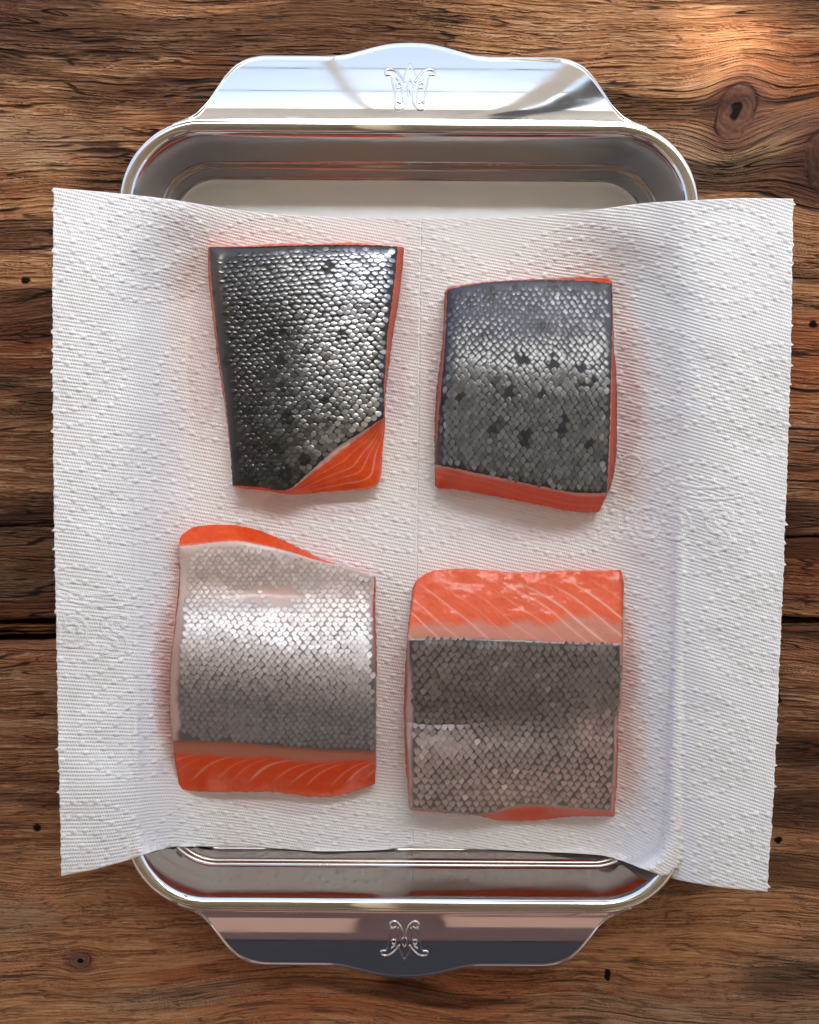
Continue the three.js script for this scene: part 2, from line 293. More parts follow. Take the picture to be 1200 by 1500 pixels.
  const edgeZ = (x) => { const ax = Math.abs(x), q = ax - (TRAY.a - TRAY.r); return TRAY.b - (q > 0 ? TRAY.r - Math.sqrt(TRAY.r * TRAY.r - q * q) : 0); };
  const handlePoint = (side, x, u, lift = 0) => [x, (hp(u) + lift) / 1000, side * (edgeZ(x) + u / 1000)];
  for (const side of [-1, 1]) {
    const nx = 261, nt = 34, pos = [], uv = [], XM = 0.094;
    const rowsTop = [], R = [];
    for (let j = 0; j < nt; j++) R.push([j / (nt - 1), 0]);
    R.push([1, -0.35, 0.25], [1, -0.8, 0.2]);
    for (let j = nt - 1; j >= 0; j--) R.push([j / (nt - 1), -1.0]);
    for (const [t, l, out = 0] of R) for (let i = 0; i < nx; i++) {
      const x = lerp(-XM, XM, i / (nx - 1)), um = U(Math.abs(x) * 1000), u0 = -2.2, u = lerp(u0, um, t) + out;
      const bead = 0.5 * sstep(1.6, 0.2, um - u) * sstep(0.5, 4, um);
      const p = handlePoint(side, x, u, l + bead + 0.06 * sstep(-2.2, -1.2, u)); pos.push(...p); uv.push(p[0] / 0.12, p[2] / 0.12);
    }
    const h = mesh('handle', geo(pos, gridIdx(nx, R.length, [], 0, side === -1), { uv }), polished, tray);
    // embossed ornament: scrolls and a spike, mirrored about the middle
    const parts = [], P = (x, y) => new THREE.Vector3(...handlePoint(side, x * 0.000272, (170 - y) * 0.318 + 0.8, 0.12));
    const tube = (pts, r = 0.42) => { const c = new THREE.CatmullRomCurve3(pts.map(([x, y]) => P(x, y))); parts.push(new THREE.TubeGeometry(c, 40, r / 1000, 7)); for (const e of [pts[0], pts[pts.length - 1]]) parts.push(new THREE.SphereGeometry(r / 1000, 8, 6).translate(...P(e[0], e[1]).toArray())); };
    for (const m of [-1, 1]) {
      tube([[0, 89], [m * 4, 98], [m * 8, 108], [m * 10, 114]]);
      tube([[m * 8, 117], [m * 14, 108], [m * 21, 101], [m * 29, 98], [m * 36, 100], [m * 36, 106], [m * 30, 107]], 0.5);
      tube([[m * 27, 110], [m * 26, 118], [m * 24, 127], [m * 22, 137], [m * 21, 146]], 0.42);
      tube([[m * 20, 112], [m * 14, 118], [m * 12, 127], [m * 11, 138], [m * 10, 147]], 0.4);
      tube([[m * 13, 121], [m * 17, 119], [m * 20, 122], [m * 18, 127], [m * 14, 126]], 0.4);
      tube([[m * 2, 134], [m * 4, 144], [m * 8, 153], [m * 14, 158], [m * 20, 157], [m * 22, 151], [m * 18, 147], [m * 14, 149]], 0.52);
      tube([[0, 114], [m * 4, 121], [m * 3, 129], [0, 132]], 0.42);
    }
    mesh('emblem', mergeGeometries(parts), polished, h);
  }
}

// ---------------------------------------------------------------- paper towel
{
  const topE = [[79, 275], [150, 281], [200, 286], [250, 292], [330, 305], [400, 313], [500, 318], [610, 320], [700, 320], [800, 316], [880, 306], [950, 297], [1020, 293], [1100, 290], [1162, 291]];
  const botE = [[90, 1283], [140, 1273], [190, 1259], [230, 1246], [262, 1240], [350, 1240], [480, 1247], [560, 1245], [600, 1241], [700, 1244], [800, 1248], [880, 1253], [902, 1258], [940, 1272], [990, 1288], [1060, 1300], [1124, 1306]];
  const lefE = [[79, 275], [77, 450], [78, 640], [82, 900], [86, 1100], [90, 1283]];
  const rigE = [[1162, 291], [1159, 500], [1151, 750], [1143, 950], [1134, 1150], [1124, 1306]];
  const fT = piecewise(topE), fB = piecewise(botE), fL = piecewise(lefE.map(([x, y]) => [y, x])), fR = piecewise(rigE.map(([x, y]) => [y, x]));
  // height across, along the upper edge (a soft sag) and lower down (pressed to the bottom of the tray); mm
  const hTop = piecewise([[79, 41], [130, 38], [185, 33.6], [250, 25.5], [330, 14], [400, 8], [500, 4.3], [610, 3.2], [700, 3.2], [800, 7], [880, 16], [950, 25.5], [1008, 33.4], [1080, 38.5], [1162, 41]]);
  const hMid = piecewise([[79, 42], [110, 41.5], [140, 39.6], [168, 36.2], [188, 32.5], [208, 27], [233, 18.5], [258, 10.5], [285, 5], [320, 2.6], [845, 2.6], [880, 4.4], [905, 7.6], [932, 13.2], [960, 20.5], [985, 27.4], [1004, 32.4], [1026, 36], [1060, 39.5], [1100, 41.5], [1160, 42.3]]);
  const NU = 400, NV = 400, pos = [], uv = [];
  const rows = [];
  for (let j = 0; j <= NV; j++) for (let i = 0; i <= NU; i++) {
    const u = i / NU, v = j / NV;
    // ruled between upper and lower edges, then stretched to the side edges
    const xt = lerp(79, 1162, u), xb = lerp(90, 1124, u), yt = fT(xt), yb = fB(xb);
    const py0 = lerp(yt, yb, v), k = sstep(0, 0.16, v), ke = sstep(0.80, 1, v);
    const yl = lerp(275, 1283, v), yr = lerp(291, 1306, v);
    const lx = fL(yl), rx = fR(yr); let px = lerp(lx, rx, u), py = lerp(lerp(yl, yr, u), py0, Math.max(Math.pow(1 - v, 3), Math.pow(v, 3)));
    const hm = hMid(px + (v > 0.5 ? (u - 0.5) * 22 * (v - 0.5) * 2 : 0) * 0);
    let h = lerp(hTop(xt), hm, k) / 1000;
    h += (0.0014 * vn(px * 0.008 + 4, py * 0.006) + 0.0006 * vn(px * 0.02, py * 0.02 + 8) + 0.00025 * vn(px * 0.06, py * 0.045 + 3)) * lerp(0.45, 1, sstep(0.004, 0.014, h));
    for (let q = 0; q < 3; q++) { const p = at(px, py, h); h = Math.max(h, trayHeight(p[0], p[2]) + 0.0008); }
    // torn perforation tufts on the two side edges
    let tuft = 0;
    if (i < 2 || i > NU - 2) { const ph = (py / 29.3 + (i > NU / 2 ? 0.3 : 0)) % 1, seed = Math.floor(py / 29.3 + (i > NU / 2 ? 0.3 : 0)); tuft = sstep(0.10, 0.0, Math.abs(ph - 0.5 - 0.1 * HASH[seed * 7 & 1023])) * Math.max(0, 2 + 4 * HASH[seed * 13 & 1023]) + 0.9 * vn(py * 0.21, i); }
    if (i === 0 || i === NU) { px += i ? tuft : -tuft; py += tuft * 0.25; }
    const p = at(px, py, h); pos.push(...p); uv.push(u, v);
  }
  const n = (NU + 1) * (NV + 1), idx = gridIdx(NU + 1, NV + 1);
  // underside 0.35 mm below, and the rim between
  for (let k = 0; k < n; k++) { pos.push(pos[k * 3], pos[k * 3 + 1] - 0.00035, pos[k * 3 + 2]); uv.push(uv[k * 2], uv[k * 2 + 1]); }
  gridIdx(NU + 1, NV + 1, idx, n, true);
  const edge = []; for (let i = 0; i < NU; i++) edge.push(i); for (let j = 0; j < NV; j++) edge.push(j * (NU + 1) + NU); for (let i = NU; i > 0; i--) edge.push(NV * (NU + 1) + i); for (let j = NV; j > 0; j--) edge.push(j * (NU + 1));
  edge.forEach((a, k) => { const b = edge[(k + 1) % edge.length]; idx.push(a, b, a + n, b, b + n, a + n); });

  // embossing: ribs, weave, dotted swirls, the maker's stamp, the row of perforations
  const N = 2048, WM = 288, HM = 275;
  const cv = document.createElement('canvas'); cv.width = 1024; cv.height = 1024; const g = cv.getContext('2d');
  g.fillStyle = '#000'; g.fillRect(0, 0, 1024, 1024);
  const stamp = (cx, cy, rot) => {
    g.save(); g.translate(cx, cy); g.rotate(rot); g.strokeStyle = '#fff'; g.lineJoin = 'round'; g.textAlign = 'left';
    g.lineWidth = 4.5; g.font = 'bold 86px sans-serif'; g.strokeText('S', 0, 30); g.font = 'bold 78px sans-serif'; g.strokeText('cott', 58, 24);
    g.lineWidth = 4; g.beginPath(); g.moveTo(-10, 52); g.quadraticCurveTo(60, 30, 108, 60); g.moveTo(26, 62); g.quadraticCurveTo(80, 52, 120, 78); g.stroke();
    for (const [x, y, r] of [[150, 84, 15], [176, 92, 9], [118, 86, 12], [200, 78, 10]]) { g.beginPath(); g.arc(x, y, r, 0, 5.2); g.stroke(); }
    g.restore();
  };
  stamp(952, 492, Math.PI + 0.05); stamp(105, 668, Math.PI + 0.05);
  const sd = g.getImageData(0, 0, 1024, 1024).data, stampAt = (u, v) => { const x = clamp(u * 1024 | 0, 0, 1023), y = clamp(v * 1024 | 0, 0, 1023); return sd[(y * 1024 + x) * 4] / 255; };
  // dots along rings round scattered centres
  const dots = []; { const r = rng(5); const near = new Map(), key = (x, y) => (x >> 3) * 1000 + (y >> 3);
    for (let cy = -20; cy < 320; cy += 48) for (let cx = -20; cx < 330; cx += 55) { const ox = cx + ((cy / 48 | 0) % 2) * 27 + (r() - 0.5) * 14, oy = cy + (r() - 0.5) * 12;
      for (let k = 1; k <= 4; k++) { const R = k * 7.0 - 2, m = Math.round(R * 6.283 / 4.8), p0 = r() * 6; for (let q = 0; q < m; q++) { const t = p0 + q / m * 6.283, x = ox + R * Math.cos(t), y = oy + R * 0.85 * Math.sin(t);
        if (x < 0 || y < 0 || x > WM || y > HM) continue; let ok = true; for (let a = -1; a <= 1 && ok; a++) for (let b = -1; b <= 1 && ok; b++) for (const d of near.get(((x >> 3) + a) * 1000 + (y >> 3) + b) ?? []) if (Math.hypot(d[0] - x, d[1] - y) < 3.9) { ok = false; break; }
        if (ok) { const d = [x, y, t]; dots.push(d); (near.get(key(x, y)) ?? near.set(key(x, y), []).get(key(x, y))).push(d); } } } } }
  const dm = new Float32Array(1024 * 1024);
  for (const [x, y, t] of dots) { const px = x / WM * 1024, py = y / HM * 1024, R = 8; for (let b = -R; b <= R; b++) for (let a = -R; a <= R; a++) { const X = Math.round(px) + a, Y = Math.round(py) + b; if (X < 0 || Y < 0 || X > 1023 || Y > 1023) continue; const e = Math.hypot((X - px) / 5.2, (Y - py) / 4.3); if (e < 1) dm[Y * 1024 + X] = Math.max(dm[Y * 1024 + X], (1 - e * e) ** 1.2); } }
  const dotAt = (u, v) => { const x = u * 1023, y = v * 1023, xi = x | 0, yi = y | 0, fx = x - xi, fy = y - yi, s = (a, b) => dm[Math.min(b, 1023) * 1024 + Math.min(a, 1023)]; return lerp(lerp(s(xi, yi), s(xi + 1, yi), fx), lerp(s(xi, yi + 1), s(xi + 1, yi + 1), fx), fy); };
  const bumpMap = gray(N, N, (i, j) => {
    const u = (i + 0.5) / N, v = (j + 0.5) / N, x = u * WM, y = v * HM;
    const slope = 0.17 + 0.09 * (u - 0.5) - 0.06 * (v - 0.5), q = (y - x * slope + 0.35 * vn(x * 0.05, y * 0.05)) / 1.52, w = (x + y * 0.05) / 1.02;
    const d = dotAt(u, v), st = Math.max(stampAt(u, v));
    const rib = 0.5 + 0.5 * Math.sin(q * 6.2832), we = 0.5 + 0.5 * Math.sin(w * 6.2832 + (Math.floor(q) % 2) * 3.14);
    const flat = clamp(d * 0.9 + st * 0.5);
    let h = 0.16 + (rib * 0.095 + we * 0.06 * (0.4 + rib)) * (1 - 0.7 * flat) + d * 0.4 + st * 0.22 + 0.05 * fbm(x * 0.12, y * 0.12, 3) + 0.05 * fbm(x * 0.9, y * 0.9, 2);
    const cut = Math.abs(x - WM * 0.497), dash = (y / 7.6) % 1; if (cut < 0.28 && dash < 0.8) h -= 0.3;
    return h;
  });
  // damp, faintly pink marks beside the fish
  const CN = 1024, cd = new Uint8Array(CN * CN * 4), marks = [[585, 500, 26, 150], [910, 600, 24, 130], [640, 560, 22, 110], [300, 540, 26, 120], [915, 1010, 20, 110], [240, 1010, 16, 130], [770, 770, 100, 16], [450, 740, 90, 16], [400, 1180, 120, 12]];
  for (let j = 0; j < CN; j++) for (let i = 0; i < CN; i++) {
    const u = i / CN, v = j / CN, px = lerp(lerp(79, 90, v), lerp(1162, 1124, v), u), py = lerp(lerp(290, 315, Math.sin(u * 3.14)), lerp(1295, 1243, Math.sin(u * 3.14)), v);
    let m = 0; for (const [x, y, a, b] of marks) m = Math.max(m, Math.exp(-(((px - x) / a) ** 2) - ((py - y) / b) ** 2)); m *= 0.75 + 0.4 * fbm(px * 0.03, py * 0.03, 3);
    const wet = sstep(0.30, 0.52, m + 0.28 * fbm(px * 0.02 + 8, py * 0.02, 4)); const c = mix3(mix3([241, 241, 240], [236, 214, 220], clamp(m * 0.35)), [213, 200, 203], 0.4 * wet), o = (j * CN + i) * 4; cd[o] = c[0]; cd[o + 1] = c[1]; cd[o + 2] = c[2]; cd[o + 3] = 255;
  }
  const map = new THREE.DataTexture(cd, CN, CN); map.colorSpace = THREE.SRGBColorSpace; map.magFilter = THREE.LinearFilter; map.needsUpdate = true;
  const towel = mesh('paper_towel', geo(pos, idx, { uv }), new THREE.MeshStandardMaterial({ map, bumpMap, bumpScale: 0.0014, roughness: 0.95 }));
  towel.userData = { label: 'white embossed paper towel draped across the metal tray under the fish', category: 'paper towel' };
}

// ---------------------------------------------------------------- salmon
const FLOOR = 0.0036;
const fleshMat = new THREE.MeshPhysicalMaterial({ vertexColors: true, roughness: 0.5, specularIntensity: 0.4, clearcoat: 0.32, clearcoatRoughness: 0.14 });
function distPoly(poly, x, y) {      // signed: positive inside
  let d = 1e9, inside = false;
  for (let i = 0, n = poly.length, j = n - 1; i < n; j = i++) {
    const [ax, ay] = poly[j], [bx, by] = poly[i], ex = bx - ax, ey = by - ay, t = clamp(((x - ax) * ex + (y - ay) * ey) / (ex * ex + ey * ey + 1e-9));
    d = Math.min(d, Math.hypot(x - ax - ex * t, y - ay - ey * t));
    if ((by > y) !== (ay > y) && x < (ax - bx) * (y - by) / (ay - by) + bx) inside = !inside;
  }
  return inside ? d : -d;
}
function salmon(o) {
  const root = thing('salmon_fillet', o.label, 'salmon fillet', 'raw salmon portions on the paper towel');
  const PE = 220, per = [PE, PE, PE, PE];
  const edges = (e) => ['top', 'right', 'bottom', 'left'].map((k, i) => curve2(k === 'left' ? e[k].slice().reverse() : e[k], per[i]));
  const S = edges(o.skin), B = edges(o.base), ringS = S.flatMap((e) => e.slice(0, -1)), ringB = B.flatMap((e) => e.slice(0, -1)), M = ringS.length;
  const rag = (k, f, a) => a * (vn(k * f * 6.4, o.seed) + 0.5 * vn(k * f * 14, o.seed + 9));
  const poly = ringS.filter((_, i) => i % 5 === 0);
  const H = (x, y) => { const e = distPoly(poly, x, y); return o.height(x, y) - (o.droop ?? 1.6) * Math.exp(-Math.max(0, e) / 7) + (o.lump ?? 0.35) * fbm(x * 0.022 + o.seed, y * 0.022, 3); };   // mm
  const cx = ringS.reduce((a, p) => a + p[0], 0) / M, cy = ringS.reduce((a, p) => a + p[1], 0) / M;

  // flesh: from under the skin out to its widest line and in to the towel
  {
    const J = 84, HS = ringS.map((q) => H(q[0], q[1]) - 0.7), pos = [], col = [], idx = [];
    let len = 0; const arc = ringB.map((p, i) => { if (i) len += Math.hypot(p[0] - ringB[i - 1][0], p[1] - ringB[i - 1][1]); return len; });
    for (let j = 0; j <= J; j++) {
      const t = j / J;
      for (let k = 0; k < M; k++) {
        const s = ringS[k], b0 = ringB[k], dx = s[0] - cx, dy = s[1] - cy, dl = Math.hypot(dx, dy) || 1;
        const out = rag(k / M * 40, 1, 0.8) + 1.8 * vn(k / M * 22, o.seed + 3), b = [b0[0] + dx / dl * out * t * t * t * 1.4, b0[1] + dy / dl * out * t * t * t * 1.4], hs = HS[k], side = Math.floor(k / PE);
        const hb = Math.min(o.widest?.[side] ?? 7.5, hs - 1.5);
        let x, y, h, v;
        if (t < 0.8) { v = t / 0.8; const w = Math.pow(v, 1.0); x = lerp(s[0] - dx / dl * 1.2, b[0], w); y = lerp(s[1] - dy / dl * 1.2, b[1], w); const hold = o.sag?.[side] ?? 1.0; h = lerp(hs, hb, Math.pow(v, hold)); h += 0.3 * fbm(x * 0.05, y * 0.05 + h * 0.12 + o.seed, 4) * sstep(0, 0.2, v); }
        else { const q = (t - 0.8) / 0.2; v = 1 + q; const ins = 5 * (1 - Math.sqrt(Math.max(0, 1 - q * q))); x = b[0] - dx / dl * ins; y = b[1] - dy / dl * ins; h = lerp(hb, FLOOR * 1000 - 0.4, q) ; }
        pos.push(...at(x, y, h / 1000));
        const wide = Math.hypot(b0[0] - s[0], b0[1] - s[1]);
        const fc = o.flesh(side, (k % PE) / PE, Math.min(v, 1), arc[k], wide, x, y); if (side % 2) for (let q = 0; q < 3; q++) fc[q] *= lerp(0.95, 0.55, Math.min(v, 1)); col.push(...fc);  // shade painted: left and right sides darker downward, weakening red bounce
      }
    }
    gridIdx(M, J + 1, idx, 0, false, true);
    pos.push(...at(cx, cy, FLOOR - 0.0004)); col.push(0.7, 0.1, 0.04); const c0 = pos.length / 3 - 1; for (let k = 0; k < M; k++) idx.push(J * M + k, c0, J * M + (k + 1) % M);
    pos.push(...at(cx, cy, FLOOR + 0.001)); col.push(0.7, 0.1, 0.04); for (let k = 0; k < M; k++) idx.push((k + 1) % M, c0 + 1, k);
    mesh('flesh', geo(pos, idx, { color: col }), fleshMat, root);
  }
  // skin: a sheet about 1 mm thick
  {
    const nu = 131, nv = 131, pos = [], col = [];
    const T = curve2(o.skin.top, nu - 1), Bo = curve2(o.skin.bottom.slice().reverse(), nu - 1), R = curve2(o.skin.right, nv - 1), L = curve2(o.skin.left, nv - 1), P = [];
    for (let j = 0; j < nv; j++) for (let i = 0; i < nu; i++) {
      const u = i / (nu - 1), v = j / (nv - 1), q = [0, 1].map((k) => (1 - v) * T[i][k] + v * Bo[i][k] + (1 - u) * L[j][k] + u * R[j][k] - ((1 - u) * (1 - v) * T[0][k] + u * (1 - v) * T[nu - 1][k] + (1 - u) * v * Bo[0][k] + u * v * Bo[nu - 1][k]));
      P.push(q);
    }
    for (const q of P) { const e = Math.max(0, distPoly(poly, q[0], q[1])); if (e < 2) { q[0] += vn(q[0] * 0.3, q[1] * 0.3) * 0.8; q[1] += vn(q[0] * 0.3 + 50, q[1] * 0.3) * 0.8; } pos.push(...at(q[0], q[1], H(q[0], q[1]) / 1000)); col.push(...o.skinColor(q[0], q[1], e)); }
    const idx = gridIdx(nu, nv), edge = [];
    for (let i = 0; i < nu - 1; i++) edge.push(i); for (let j = 0; j < nv - 1; j++) edge.push(j * nu + nu - 1); for (let i = nu - 1; i > 0; i--) edge.push((nv - 1) * nu + i); for (let j = nv - 1; j > 0; j--) edge.push(j * nu);
    const n0 = pos.length / 3;
    edge.forEach((a) => { const q = P[a], h = H(q[0], q[1]); pos.push(...at(q[0], q[1], (h - 0.95) / 1000)); col.push(...o.rimColor); });
    edge.forEach((a, k) => { const b = edge[(k + 1) % edge.length], c = n0 + k, d = n0 + (k + 1) % edge.length; idx.push(a, b, c, b, d, c); });
    mesh('skin', geo(pos, idx, { color: col }), o.skinMat, root);
  }
  // scales: small overlapping shells, their free ends lifted
  {
    const r = rng(o.seed * 31 + 7), pos = [], col = [], idx = [], { dx, dy, w, l, rise, dome, point } = o.scale;
    const v3 = (x, y, h) => new THREE.Vector3(...at(x, y, h / 1000)), rot = o.scale.turn ?? 0, cr = Math.cos(rot), sr = Math.sin(rot);
    let row = 0;
    for (let b = -340; b < 340; b += dy, row++) for (let a = -320; a < 320; a += dx) {
      const bx = a + (row % 2 ? dx / 2 : 0) + (r() - 0.5) * dx * 0.3, by = b + (r() - 0.5) * dy * 0.34;
      let x = cx + bx * cr - by * sr + 5 * vn(bx * 0.012 + o.seed, by * 0.012), y = cy + bx * sr + by * cr + 6 * vn(bx * 0.01 + 30, by * 0.01 + o.seed);
      const e = distPoly(poly, x, y), r1 = r(), r2 = r(), r3 = r(), r4 = r();
      if (e < (o.scale.margin?.(x, y) ?? 3) + 2.5 * r1) continue;
      const c = o.scaleColor(x, y, r2, e); if (!c) continue;
      const grow = o.scale.size?.(x, y) ?? 1, h0 = H(x, y), p = v3(x, y, h0), tx = v3(x + 2, y, H(x + 2, y)).sub(p).normalize(), tz = v3(x, y + 2, H(x, y + 2)).sub(p).normalize();
      const n = tz.clone().cross(tx).normalize(), dir = rot + (r3 - 0.5) * 0.5, ux = tx.clone().multiplyScalar(Math.cos(dir)).addScaledVector(tz, Math.sin(dir)), uz = n.clone().cross(ux).negate();
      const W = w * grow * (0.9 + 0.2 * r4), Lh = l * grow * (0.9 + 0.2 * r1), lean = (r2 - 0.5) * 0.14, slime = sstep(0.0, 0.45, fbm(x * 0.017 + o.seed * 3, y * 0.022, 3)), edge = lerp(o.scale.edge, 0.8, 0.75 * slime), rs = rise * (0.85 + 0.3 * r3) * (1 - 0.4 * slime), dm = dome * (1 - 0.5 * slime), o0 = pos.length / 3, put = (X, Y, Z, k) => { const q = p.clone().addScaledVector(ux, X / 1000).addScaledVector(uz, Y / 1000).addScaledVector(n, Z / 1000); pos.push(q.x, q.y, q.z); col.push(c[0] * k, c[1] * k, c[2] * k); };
      const NT = 12; put(0, 0, dm + 0.06, 1);
      const NR = 3; for (const [rr, hh] of [[0.45, 0.82], [0.84, 0.4], [1, 0]]) for (let k = 0; k < NT; k++) {
        const t = k / NT * 6.28318, ct = Math.cos(t), st = Math.sin(t), f = lerp(1, 1 / (Math.abs(ct) + Math.abs(st)), point);
        const X = W * ct * f * rr, Y = Lh * st * f * rr; const shade = lerp(lerp(o.scale.root ?? 0.6, 0.85, 0.7 * slime), 1.05, sstep(-0.9, 0.25, Y / Lh)); put(X, Y, 0.06 + dm * hh + rs * (Y / Lh) + lean * X - (rr === 1 && st < 0 ? 0.15 : 0), shade * (rr === 1 ? edge : rr === 0.84 ? lerp(1, edge, 0.12) : 1));  // roots painted darker, as the shadow under each overlapping scale
      }
      for (let k = 0; k < NT; k++) { const k1 = (k + 1) % NT; idx.push(o0, o0 + 1 + k1, o0 + 1 + k); for (let m = 0; m < NR - 1; m++) { const A = o0 + 1 + m * NT; idx.push(A + k, A + k1, A + NT + k, A + k1, A + NT + k1, A + NT + k); } }
    }
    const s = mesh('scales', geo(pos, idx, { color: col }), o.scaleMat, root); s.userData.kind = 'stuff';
  }
  return root;
}
const wetSkin = (rough = 0.38, metal = 0.0, coat = 0.8, cr = 0.16) => new THREE.MeshPhysicalMaterial({ vertexColors: true, roughness: rough, metalness: metal, clearcoat: coat, clearcoatRoughness: cr });
const ORANGE = [0.82, 0.098, 0.015], DEEP = [0.66, 0.054, 0.004], PALE = [0.86, 0.19, 0.08], FAT = [0.62, 0.34, 0.27], WHITE = [0.9, 0.62, 0.5];
function fleshBase(x, y, seed) { const n = fbm(x * 0.035 + seed, y * 0.035, 4) + 0.35 * vn(x * 0.25, y * 0.25 + seed); return mix3(mix3(DEEP, ORANGE, 0.5 + 0.6 * n), PALE, 0.18 * sstep(0.1, 0.6, fbm(x * 0.06, y * 0.06 + seed, 3))); }
function seams(q, width, seed) {                      // fat lines between the muscle flakes: 0..1 at spacing 1
  const k = Math.floor(q + 0.5), d = Math.abs(q + 0.03 * vn(q * 7, k) - k - 0.2 * HASH[(k * 37 + seed * 11) & 4095]); width *= 1 + 0.5 * HASH[(k * 91 + seed) & 4095]; return (sstep(width, width * 0.2, d) + 0.3 * sstep(width * 3.5, 0, d)) * (0.6 + 0.4 * HASH[(k * 53 + seed) & 4095]);
}
const spotAt = (spots, x, y, s = 1) => { let m = 0; for (const [a, b, r = 7] of spots) { const d = Math.hypot((x - a), (y - b) * 0.85) / (r * s) + 0.3 * vn(x * 0.12 + a, y * 0.12); m = Math.max(m, sstep(1.15, 0.7, d)); } return m; };

// 1: upper left, dark and glossy, one corner cut away
{
  const spots = [[358, 440, 7], [397, 493, 7], [414, 484, 8], [502, 491, 7], [412, 530, 7], [330, 530, 7], [366, 602, 9], [420, 609, 8], [414, 568, 6], [475, 585, 7], [344, 666, 9], [405, 656, 9], [419, 695, 11], [481, 391, 8], [447, 674, 8], [311, 430, 5], [316, 484, 4]];
  salmon({
    label: 'dark glossy salmon piece with one corner of orange flesh bared, upper left', seed: 3,
    skin: { top: [[306, 362], [380, 361], [460, 359], [530, 359], [583, 361]], right: [[583, 361], [577, 420], [568, 490], [563, 560], [562, 612]], bottom: [[562, 612], [530, 633], [497, 653], [455, 690], [420, 718], [380, 714], [341, 711]], left: [[306, 362], [311, 430], [321, 520], [333, 610], [341, 711]] },
    base: { top: [[304, 361], [380, 359], [460, 357], [530, 356], [591, 362]], right: [[592, 363], [585, 430], [573, 505], [567, 560], [563, 622]], bottom: [[563, 622], [561, 655], [552, 711], [500, 720], [425, 723], [385, 718], [343, 714]], left: [[302, 362], [308, 430], [319, 520], [332, 610], [342, 713]] },
    widest: [6, 8, 9, 6], lump: 0.5,
    height: (x, y) => 20 + 2.6 * Math.sin(clamp((x - 300) / 280) * 3.14) - 3.2 * sstep(470, 345, x) * sstep(360, 720, y) - 2.2 * sstep(450, 350, y) - 2.5 * sstep(560, 730, y) + 0.9 * Math.exp(-(((x - 319) / 6) ** 2)) * sstep(365, 385, y) * sstep(478, 450, y),
    flesh: (side, f, v, arc, wide, x, y) => { let c = fleshBase(x, y, 3); c = mix3(c, FAT, 0.8 * sstep(0.16, 0.05, v)); if (side === 2 && wide > 15) { c = mix3(c, [0.75, 0.62, 0.56], 0.8 * sstep(0.13, 0.05, v + 0.03 * vn(x * 0.2, y * 0.2))); const q = v * 6.2 + 0.4 * vn(x * 0.03, y * 0.03); c = mix3(c, WHITE, 0.38 * seams(q, 0.075, 2) * sstep(0.12, 0.3, v)); c = mix3(c, [0.8, 0.5, 0.42], 0.5 * sstep(0.93, 1, v) * (0.5 + 0.5 * vn(x * 0.1, 4))); } return c; },
    rimColor: [0.12, 0.09, 0.08],
    skinColor: (x, y, e) => { const m = spotAt(spots, x, y); let c = mix3([0.018, 0.017, 0.016], [0.05, 0.04, 0.032], sstep(345, 320, x)); return mix3(c, [0.008, 0.008, 0.012], m); },
    skinMat: wetSkin(0.4, 0, 0.35, 0.12),
    scale: { dx: 10.6, dy: 6.7, edge: 0.3, w: 1.48, l: 1.4, rise: 0.34, dome: 0.2, point: 0.15, turn: -0.06, margin: (x, y) => 3 + 10 * sstep(370, 335, x), size: (x, y) => 0.92 + 0.14 * sstep(330, 470, x) },
    scaleColor: (x, y, r, e) => { const m = spotAt(spots, x, y, 1.15); if (m > 0.85 && r > 0.4) return null; const b = lerp(0.05, 0.36, sstep(360, 540, x + 40 * vn(x * 0.01, y * 0.01))) * (1 - 0.45 * sstep(520, 700, y) * sstep(520, 400, x)) * (0.4 + 1.1 * r * r + 0.15 * r); return mix3(mix3([b, b * 0.98, b * 0.95], [b * 0.85, b * 0.92, b * 1.15], 0.8 * sstep(500, 380, y) * sstep(420, 520, x)), [0.01, 0.01, 0.013], m); },  // sheen and shade painted: brighter right, bluish top right, darker lower left
    scaleMat: wetSkin(0.28, 0.5, 0.8, 0.1),
  });
}
